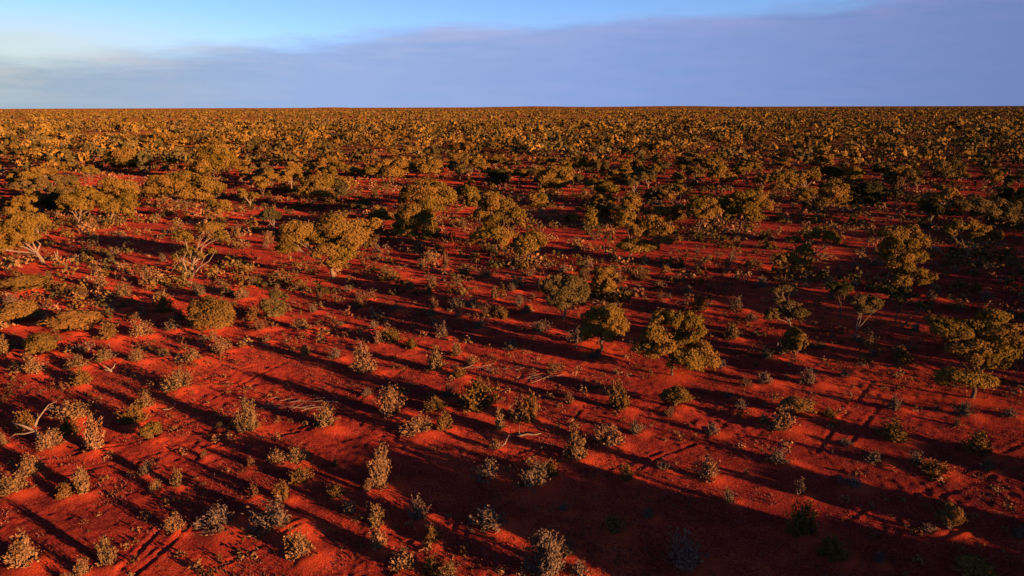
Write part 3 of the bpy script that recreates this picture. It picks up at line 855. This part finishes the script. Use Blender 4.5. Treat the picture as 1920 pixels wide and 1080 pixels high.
def copy_tree(X, Y, s, k, rz):
    t = empty('woodland_tree', (X, Y, soil_z(X, Y)), rz, (s * rng.uniform(.9, 1.15), s * rng.uniform(.9, 1.15), s * rng.uniform(.82, 1.08)))
    near = beside(X, Y)
    tag(t, size_word(s, 0.88, 1.07) + ' ' + (FORMS[k][1].split(' with ')[0].replace(' leafy to its foot in the wooded plain', '') + ' ' + near if near else FORMS[k][1]), 'tree', FORMS[k][2])
    obj('crown', FORM_MESH[k][0], t)
    obj('trunk', FORM_MESH[k][1], t)
    placed.append((X, Y, 2.2 * s))


tries = 0
while len(placed) < 238 and tries < 20000:
    tries += 1
    az = rng.uniform(-0.66, 0.66)
    r = math.sqrt(rng.uniform(105 ** 2, 245 ** 2))
    X, Y = r * math.sin(az), r * math.cos(az)
    if Y < 118 and rng.random() < 0.75:
        continue
    if not free(X, Y, 2.5, WOODY) or not free(X, Y, 1.6, placed) or any(math.hypot(X - o[0][0], Y - o[0][1]) < o[1] for o in OPEN):
        continue
    px, kk = 960 + F * X / (Y * CP + CAMH * SP), F / (Y * CP + CAMH * SP)
    dep = Y * CP + CAMH * SP
    py = 540 + F * (CAMH * CP - Y * SP) / dep
    wd, ht = 2.6 * kk, 4.6 * kk
    if any(Y < c[0] + 1 and px + wd > c[1] and px - wd < c[2] and py > c[3] and py - ht < c[4] for c in CROWNS):
        continue                                  # would hide one of the trees placed by hand
    k = rng.choices(range(len(FORMS)), WEIGHTS)[0]
    copy_tree(X, Y, rng.uniform(0.7, 1.25), k, rng.uniform(0, 6.28))
while n_shrub < 300:
    az = rng.uniform(-0.64, 0.64)
    r = math.sqrt(rng.uniform(72 ** 2, 125 ** 2))
    X, Y = r * math.sin(az), r * math.cos(az)
    if free(X, Y, 0.8, TAKEN) and free(X, Y, 0.5, WOODY):
        w = rng.uniform(0.9, 2.3)
        place_shrub(X, Y, w, w * rng.uniform(0.6, 0.95), rng.choice('ttogr'), n_shrub)
        TAKEN.append((X, Y, w))
        n_shrub += 1
# trees to the sun's side of the picture; their long shadows reach into the foreground
for (X, Y, s) in [(29, 15, 1.3), (35, 9, 1.2), (24, 11, 0.85), (37, 13, 1.2), (33, 16, 1.1), (46, 1, 1.2), (41, 9, 1.2), (45, 18, 1.0), (50, 23, 1.0), (69, 38, 1.2), (58, 43, 1.1), (71, 46, 1.2), (64, 57, 1.1), (76, 61, 1.2), (81, 74, 1.2), (90, 88, 1.2), (72, 4, 1.3), (52, 8, 1.2)]:
    copy_tree(X, Y, s * 1.12 if Y < 27 else s, rng.choice((13, 14, 15)) if Y < 27 else rng.randrange(9), rng.uniform(0, 6.28))
sunward = []
while len(sunward) < 80:
    Y = rng.uniform(38, 150)
    X = 0.72 * Y + rng.uniform(7, 42)
    across_sun = 0.56 * X + 0.83 * Y
    if 46 < across_sun < 63 or not free(X, Y, 1.0, placed):
        continue
    sunward.append((X, Y))
    placed.append((X, Y, 2.3))

# ------------------------------------------------------------------ far woodland: one mass
def scatter(seed, r0, r1, per, half=0.72):
    rg = np.random.default_rng(seed)
    n = int(half * (r1 * r1 - r0 * r0) / per)
    r = np.sqrt(rg.uniform(r0 * r0, r1 * r1, n))
    a = rg.uniform(-half, half, n)
    return r * np.sin(a), r * np.cos(a)


def mass(name, label, category, mat, seed, x, y, arrays, smin, smax):
    rg = np.random.default_rng(seed)
    pick = rg.integers(0, len(arrays), len(x))
    z = macro(x, y)
    parts = []
    for k, (V, Q) in enumerate(arrays):
        idx = np.where(pick == k)[0]
        if not len(idx):
            continue
        s = smin + (smax - smin) * rg.uniform(0, 1, len(idx)) ** 1.6
        t = rg.uniform(0, 6.28, len(idx))
        c, sn = np.cos(t) * s, np.sin(t) * s
        P = np.empty((len(idx), len(V), 3), np.float32)
        P[:, :, 0] = V[None, :, 0] * c[:, None] - V[None, :, 1] * sn[:, None] + x[idx][:, None]
        P[:, :, 1] = V[None, :, 0] * sn[:, None] + V[None, :, 1] * c[:, None] + y[idx][:, None]
        P[:, :, 2] = V[None, :, 2] * (s * rg.uniform(.85, 1.1, len(idx)))[:, None] + z[idx][:, None]
        QQ = Q[None] + (np.arange(len(idx)) * len(V))[:, None, None]
        parts.append((P.reshape(-1, 3), QQ.reshape(-1, Q.shape[1])))
    o = obj(name, mesh_of(name, *join(parts), mat))
    return tag(o, label, category, None, 'stuff')


def low_form(seed, leaf, few, style='clump'):
    return form(seed, None, None, leaf, 1.0, style, few)[0]


mass('sunward_woodland', 'golden woodland going on towards the low sun', 'woodland', M['gold'], 99, np.array([p[0] for p in sunward]), np.array([p[1] for p in sunward]),
     [low_form(660 + j, 0.36, 34) for j in range(6)], 0.85, 1.35)


for mat, share, lab, seed in (('gold', 1.9, 'distant golden woodland merging towards the horizon', 1), ('green', 2.6, 'distant grey-green woodland merging towards the horizon', 2), ('dark', 5.0, 'distant dark evergreen woodland merging towards the horizon', 3)):
    st = 'dome' if mat == 'dark' else 'clump'
    bands = []
    for (r0, r1, per, leaf, few) in ((245, 480, 52, 0.56, 7), (480, 900, 66, 0.92, 3), (900, 3000, 460, 1.8, 1), (3000, 8000, 2200, 3.0, -3)):
        x, y = scatter(seed * 31 + int(r0), r0, r1, per * share)
        ok = vnoise(x / 48, y / 34, 51) + 0.6 * vnoise(x / 17, y / 15, 52) > -0.17
        x, y = x[ok], y[ok]
        bands.append((x, y, [low_form(600 + j + 10 * seed, leaf, few, st) for j in range(5)]))
    X = []
    for j, (x, y, arr) in enumerate(bands):
        mass('distant_woodland', lab, 'woodland', M[mat], seed + j, x, y, arr, 0.5, 1.7)
# low scrub between the trees
def scrub_form(seed, leaf, q0):
    rg = np.random.default_rng(seed)
    q = q0
    e = unit(rg.normal(size=(q, 3)) + np.array([0, 0, 0.5]))
    e[:, 2] = np.abs(e[:, 2])
    lump = 0.75 + 0.35 * np.sin(3 * np.arctan2(e[:, 1], e[:, 0]) + seed)[:, None]
    return leaf_quads(rg, e * np.array([.55, .55, .62]) * lump * rg.uniform(.75, 1.05, (q, 1)), unit(e + rg.normal(size=e.shape) * .35), leaf * rg.uniform(.7, 1.2, q))


x, y = scatter(77, 60, 430, 5.4)
keep = np.ones(len(x), bool)
for (o, r) in OPEN:
    keep &= np.hypot(x - o[0], y - o[1]) > r * 0.9
x, y = x[keep], y[keep]
third = np.random.default_rng(5).integers(0, 3, len(x))
for j, (mat, lab) in enumerate((('tan', 'scattered tan low scrub between the trees'), ('grey', 'scattered grey low scrub between the trees'), ('rust', 'scattered rust-coloured low scrub between the trees'))):
    for near_band in (True, False):
        sel = (third == j) & ((np.hypot(x, y) < 150) == near_band)
        mass('low_scrub', lab, 'scrub', M[mat], 40 + j, x[sel], y[sel], [scrub_form(440 + i, 0.095 if near_band else 0.28, 42 if near_band else 6) for i in range(9)], 0.5, 1.7)
# knee-high to head-high bushes crowding the feet of the trees
ru = np.random.default_rng(91)
ux, uy = [], []
for (a, b, w) in WOODY + [p for p in placed if p[1] < 175 and p[:2] not in sunward]:
    n_u = 17 if (a, b, w) in WOODY else 6
    q, t = ru.uniform(0.25, 1.6, n_u) * (w * 0.6 + 1.6), ru.uniform(0, 6.28, n_u)
    ux.append(a + q * np.cos(t))
    uy.append(b + q * np.sin(t))
ux, uy = np.concatenate(ux), np.concatenate(uy)
far_enough = uy > 72
ex, ey = scatter(92, 78, 190, 15)
ux, uy = np.concatenate([ux[far_enough], ex]), np.concatenate([uy[far_enough], ey])
half = ru.integers(0, 4, len(ux))
for j, (mat, lab) in enumerate((('green', 'grey-green understorey bushes round the feet of the trees'), ('olive', 'olive understorey bushes round the feet of the trees'), ('tan', 'tan understorey bushes round the feet of the trees'), ('dark', 'dark understorey bushes round the feet of the trees'))):
    mass('understorey', lab, 'bushes', M[mat], 70 + j, ux[half == j], uy[half == j], [scrub_form(520 + i, 0.10, 46) for i in range(9)], 1.0, 3.0)
# seedlings and tiny tufts on the open sand
x, y = scatter(78, 27, 78, 1.5)
ok = vnoise(x / 6.0, y / 6.0, 61) + 0.7 * vnoise(x / 2.0, y / 2.0, 62) > -0.02
x, y = x[ok], y[ok]
half = np.random.default_rng(6).integers(0, 2, len(x))
for j, (mat, lab) in enumerate((('tan', 'tiny tan seedlings and tufts dotted over the open sand'), ('rust', 'tiny rust-coloured tufts dotted over the open sand'))):
    mass('tiny_tufts', lab, 'tufts', M[mat], 60 + j, x[half == j], y[half == j], [scrub_form(480 + i, 0.12, 30) for i in range(9)], 0.16, 0.8)

# ------------------------------------------------------------------ dead wood
def dead_wood(name, label, category, x, y, paths, sides=6, on_ground=True):
    """paths: lists of (pixel x, pixel y, radius) on the plane of the foot; first one is the main stem"""
    X, Y = ground_at(x, y)
    z = soil_z(X, Y)
    root = empty(name, (X, Y, z + 0.03))
    tag(root, label, category)
    org = Vector((X, Y, z + 0.03))
    for i, (depth, p) in enumerate(paths):
        pts, rad = [], []
        for j, (px, py, r) in enumerate(p):
            v, k = on_plane(px, py, Y + depth * j / max(1, len(p) - 1))
            v = v - org
            v.z = max(v.z, 0.02 if not (i == 0 and j == 0) else -0.1)
            pts.append(v)
            rad.append(r)
        V, Q = tubes([(pts, rad)], sides)
        obj('stem' if i == 0 else 'branch', mesh_of('branch', V, Q, M['dead'], True), root)
    return root


def lying(name, label, category, lines):
    """branches lying on the ground: pixel polylines on the soil"""
    X, Y = ground_at(*lines[0][0][:2])
    root = empty(name, (X, Y, soil_z(X, Y)))
    tag(root, label, category)
    for i, ln in enumerate(lines):
        pts, rad = [], []
        for j, (px, py, r, lift) in enumerate(ln):
            a, b = ground_at(px, py)
            pts.append(Vector((a - X, b - Y, soil_z(a, b) - soil_z(X, Y) + r * 0.7 + lift + 0.05)))
            rad.append(r)
        V, Q = tubes([(pts, rad)], 6)
        obj('stem' if i == 0 else 'branch', mesh_of('branch', V, Q, M['dead'], True), root)
    return root


dead_wood('dead_branch', 'pale forked dead branch reaching out of the olive shrubs', 'dead branch', 88, 838,
          [(0.3, [(88, 838, .13), (76, 822, .11), (67, 807, .09), (45, 797, .065), (20, 789, .03)]),
           (-0.4, [(69, 810, .08), (66, 795, .07), (70, 783, .055), (80, 770, .045), (90, 757, .035), (106, 750, .018)]),
           (-0.3, [(64, 806, .045), (45, 811, .035), (28, 811, .025), (15, 820, .010)]),
           (0.2, [(72, 781, .03), (70, 776, .02), (69, 771, .01)]),
           (0.2, [(82, 768, .022), (92, 762, .014), (100, 762, .008)])])
dead_wood('dead_branch', 'tangle of bleached bare limbs at the foot of the half-bare tree', 'dead branch', 350, 519,
          [(0.5, [(356, 519, .10), (346, 500, .08), (336, 488, .06), (326, 500, .04), (318, 516, .02)]),
           (-.5, [(352, 512, .11), (343, 486, .08), (352, 466, .06), (348, 448, .02)]),
           (.6, [(360, 518, .10), (374, 500, .075), (382, 484, .05), (378, 462, .03)]),
           (.2, [(374, 500, .08), (392, 488, .05), (404, 470, .02)]),
           (-.4, [(338, 490, .06), (330, 474, .04), (336, 458, .015)])])
dead_wood('dead_stump', 'short white splintered stump at the foot of a tan saltbush', 'stump', 207, 697,
          [(0, [(209, 698, .10), (206, 692, .08), (198, 686, .04), (191, 682, .02)]), (0.2, [(207, 692, .07), (213, 686, .05), (216, 679, .015)]), (-.2, [(207, 693, .05), (199, 692, .03), (194, 690, .01)])])
dead_wood('dead_twigs', 'white dead twigs sticking out above a tan saltbush', 'dead twigs', 676, 668,
          [(0, [(679, 668, .04), (678, 655, .03), (674, 643, .025), (664, 640, .01)]), (0.1, [(676, 650, .025), (670, 653, .018), (662, 655, .008)]), (-.2, [(678, 652, .025), (677, 642, .02), (672, 634, .008)])])
dead_wood('dead_stump', 'two-pronged pale snag beside the leaning tree', 'stump', 106, 488,
          [(0, [(107, 489, .14), (106, 478, .10), (101, 468, .03)]), (0.2, [(107, 484, .10), (108, 472, .07), (107, 464, .02)])])
dead_wood('dead_stick', 'curved grey dead stick standing left of the pale log', 'dead stick', 957, 822,
          [(0, [(957, 823, .03), (957, 808, .025), (955, 795, .008)])])
dead_wood('dead_stick', 'hooked pale dead stick standing right over the pale log', 'dead stick', 975, 818,
          [(0, [(974, 819, .03), (972, 807, .022), (974, 794, .008)])])
dead_wood('dead_stick', 'thin pale post-like stick near the lollipop tree', 'dead stick', 1080, 654,
          [(0, [(1080, 655, .05), (1080, 645, .045), (1079, 636, .03)])])
dead_wood('dead_twigs', 'bent white twig arching left of an olive shrub', 'dead twigs', 1140, 742,
          [(0, [(1141, 742, .03), (1136, 735, .022), (1133, 725, .01)])])
dead_wood('dead_twigs', 'bent white twig arching right of an olive shrub', 'dead twigs', 1184, 745,
          [(0, [(1184, 746, .03), (1188, 738, .022), (1191, 728, .01)])])
dead_wood('dead_twigs', 'thin white twig with curled end on shaded sand', 'dead twigs', 317, 770,
          [(0.8, [(305, 766, .03), (317, 766, .025), (324, 762, .02), (328, 754, .008)])])
def brush(label, x, y, n, spread, seed):
    """a dead limb come down: crooked stems and broken twigs lying every which way"""
    rb = random.Random(seed)
    X, Y = ground_at(x, y)
    root = empty('fallen_branches', (X, Y, soil_z(X, Y)))
    tag(root, label, 'fallen branches')
    for i in range(n):
        a = rb.gauss(0.35, 0.55) if i < n * 0.6 else rb.uniform(0, 6.28)
        L = rb.uniform(0.6, 2.4) * (1.5 if i < 2 else 0.8)
        c = Vector((rb.gauss(0, spread), rb.gauss(0, spread * 0.6), 0))
        d = Vector((math.cos(a), math.sin(a), 0)) * L * 0.5
        pts = bent(rb, c - d, c + d + Vector((0, 0, rb.uniform(0, 0.25))), 4, 0.10)
        pts = [Vector((p.x, p.y, max(0.06, 0.08 + p.z * 0.5))) for p in pts]
        r0 = rb.uniform(0.012, 0.03) * (1.5 if i < 2 else 1.0)
        V, Q = tubes([(pts, [r0 * (1 - 0.2 * j) for j in range(5)])], 5)
        obj('stem' if i < 2 else 'branch', mesh_of('branch', V, Q, M['dead'], True), root)
    return root


brush('pale fallen branches heaped on trampled sand', 548, 757, 24, 1.5, 3)
brush('flat pale fallen branches on the sunlit middle ground', 918, 692, 14, 1.0, 8)
brush('small pale broken limb with splinters on the rim of shade', 1002, 710, 8, 0.5, 21)
lying('fallen_log', 'straight pale log lying beside two standing sticks', 'log',
      [[(972, 822, .055, 0), (988, 818, .05, 0), (1002, 820, .04, .02), (1014, 817, .025, .02)], [(975, 821, .04, .05), (966, 823, .02, .05)]])
lying('fallen_log', 'curved pale log on dark ground beyond the bulky tree', 'log',
      [[(1748, 465, .16, 0), (1758, 469, .15, .1), (1768, 478, .08, .05)]])
lying('fallen_log', 'thin pale broken branch on sand by the dark shrub', 'log',
      [[(945, 838, .05, 0), (950, 831, .04, .15), (955, 826, .02, .3)], [(940, 842, .04, 0), (948, 836, .02, .1)]])

# ------------------------------------------------------------------ ground sheet
TRACKS = [[(1640, 712), (1600, 757), (1563, 802), (1530, 850)], [(1660, 745), (1625, 790), (1590, 835)], [(1620, 955), (1597, 970), (1537, 1003), (1440, 1060)],
          [(1657, 987), (1630, 1027), (1590, 1085)], [(1685, 992), (1653, 1028), (1612, 1085)], [(1850, 990), (1800, 1002), (1660, 1035), (1560, 1060)], [(1870, 995), (1830, 1008), (1710, 1045), (1600, 1085)],
          [(1960, 810), (1918, 830), (1843, 867), (1700, 935)], [(1980, 855), (1918, 877), (1860, 893), (1740, 940)], [(590, 655), (550, 672), (480, 705), (400, 745), (330, 775)],
          [(150, 672), (73, 707), (0, 740), (-80, 775)], [(390, 780), (353, 793), (283, 820), (180, 845), (80, 860), (-40, 890)], [(420, 810), (333, 840), (233, 863), (120, 892)],
          [(330, 955), (300, 987), (262, 1030), (227, 1067), (200, 1100)], [(372, 965), (343, 997), (300, 1035), (253, 1075), (230, 1100)], [(560, 990), (480, 1030), (427, 1053), (340, 1095)],
          [(620, 795), (553, 811), (443, 826), (330, 860)], [(1300, 835), (1247, 855), (1200, 880), (1150, 905)], [(1270, 840), (1207, 862), (1130, 885)], [(1030, 835), (977, 850), (930, 870)],
          [(1010, 848), (985, 866), (960, 880)], [(1110, 752), (1088, 772), (1070, 790)], [(760, 690), (720, 720), (660, 760)]]


def build_ground():
    fine_a = np.arange(-0.70, 0.7001, 0.0028)
    coarse_a = np.arange(0.70 + 0.06, 2 * math.pi - 0.70 - 0.03, 0.06)
    ang = np.concatenate([fine_a, coarse_a])
    rad = [0.0]
    r = 3.0
    while r < 24:
        rad.append(r)
        r += 1.5
    while r < 105:
        rad.append(r)
        r *= 1.0036
    while r < 600:
        rad.append(r)
        r *= 1.02
    while r < 30000:
        rad.append(r)
        r *= 1.12
    rad = np.array(rad[1:])
    nA, nR = len(ang), len(rad)
    X = (rad[:, None] * np.sin(ang)[None]).ravel()
    Y = (rad[:, None] * np.cos(ang)[None]).ravel()
    R = np.repeat(rad, nA)
    Z = macro(X, Y)
    near = np.clip((130 - R) / 40, 0, 1) * np.clip((R - 15) / 8, 0, 1)
    micro = 0.03 * vnoise(X / 0.62, Y / 0.62, 7) + 0.075 * vnoise(X / 0.29, Y / 0.33, 8) + 0.03 * vnoise(X / 1.7, Y / 1.7, 9)
    patch = np.clip(0.75 + 1.3 * vnoise(X / 7.0, Y / 7.0, 10), 0.25, 1.3)
    Z = Z + micro * near * patch
    loose = np.zeros_like(Z)
    for (mx, my, mr, mh) in MOUNDS:
        if math.hypot(mx, my) > 125:
            continue
        d0 = math.hypot(mx, my)
        i0, i1 = np.searchsorted(rad, [d0 - 3 * mr, d0 + 3 * mr])
        sl = slice(i0 * nA, i1 * nA)
        e = np.exp(-((X[sl] - mx) ** 2 + (Y[sl] - my) ** 2) / (mr * mr))
        Z[sl] = np.maximum(Z[sl], Z[sl] * (1 - e) + (Z[sl] * 0.4 + macro(mx, my) * 0.6 + mh) * e)
        loose[sl] = np.maximum(loose[sl], np.clip(e * 1.2 - 0.25, 0, 1))
    for tr in TRACKS:
        g = [ground_at(*p) for p in tr]
        for (ax, ay), (bx, by) in zip(g[:-1], g[1:]):
            rs = sorted((math.hypot(ax, ay), math.hypot(bx, by)))
            i0, i1 = np.searchsorted(rad, [rs[0] - 2, rs[1] + 2])
            sl = slice(i0 * nA, i1 * nA)
            dx, dy = bx - ax, by - ay
            L2 = dx * dx + dy * dy
            t = np.clip(((X[sl] - ax) * dx + (Y[sl] - ay) * dy) / L2, 0, 1)
            d = np.hypot(X[sl] - ax - t * dx, Y[sl] - ay - t * dy)
            wear = np.clip(0.85 + 0.9 * vnoise(X[sl] / 3.1, Y[sl] / 3.1, 14), 0.3, 1.2)
            Z[sl] += wear * (-0.036 * np.exp(-(d / 0.13) ** 2) + 0.026 * np.exp(-((d - 0.26) / 0.12) ** 2))
    V = np.stack([X, Y, Z], axis=1)
    i = np.arange(nR - 1)[:, None] * nA
    j = np.arange(nA)[None]
    j2 = (j + 1) % nA
    Q = np.stack([i + j, i + j2, i + nA + j2, i + nA + j], axis=2).reshape(-1, 4)[:, ::-1]
    me = mesh_of('ground', V, Q, soil, True)
    at = me.attributes.new('loose_sand', 'FLOAT', 'POINT')
    at.data.foreach_set('value', loose.astype(np.float32))
    o = obj('ground', me)
    tag(o, 'red sandy soil of the plain with low mounds and wheel tracks', 'ground', None, 'structure')


build_ground()

# ------------------------------------------------------------------ dry tufts and litter on the sand
rg = np.random.default_rng(21)
n = 60000
r = rg.uniform(26, 95, n)
a = rg.uniform(-0.70, 0.70, n)
x, y = r * np.sin(a), r * np.cos(a)
dens = vnoise(x / 5.0, y / 5.0, 31) + 0.6 * vnoise(x / 1.5, y / 1.5, 32)
keep = dens > -0.02
x, y = x[keep], y[keep]
m = len(x)
bl = 2
cx = np.repeat(x, bl) + rg.normal(0, .05, m * bl)
cy = np.repeat(y, bl) + rg.normal(0, .05, m * bl)
cz = macro(cx, cy) - 0.01
h = rg.uniform(.04, .13, m * bl)
az = rg.uniform(0, 6.28, m * bl)
tx, ty = rg.normal(0, .5, m * bl) * h, rg.normal(0, .5, m * bl) * h
wd = rg.uniform(.018, .04, m * bl)
V = np.stack([np.stack([cx - wd * np.cos(az), cy - wd * np.sin(az), cz], 1), np.stack([cx + wd * np.cos(az), cy + wd * np.sin(az), cz], 1),
              np.stack([cx + tx + wd * .4 * np.cos(az), cy + ty + wd * .4 * np.sin(az), cz + h], 1), np.stack([cx + tx - wd * .4 * np.cos(az), cy + ty - wd * .4 * np.sin(az), cz + h], 1)], axis=1).reshape(-1, 3)
o = obj('dry_grass', mesh_of('dry_grass', V, np.arange(len(V)).reshape(-1, 4), M['litter']))
tag(o, 'sparse dry grass and leaf litter strewn over the red sand', 'grass', None, 'stuff')
print('shrubs', n_shrub, 'copies', len(placed), 'tris', sum(len(p.polygons) for p in bpy.data.meshes) * 2)
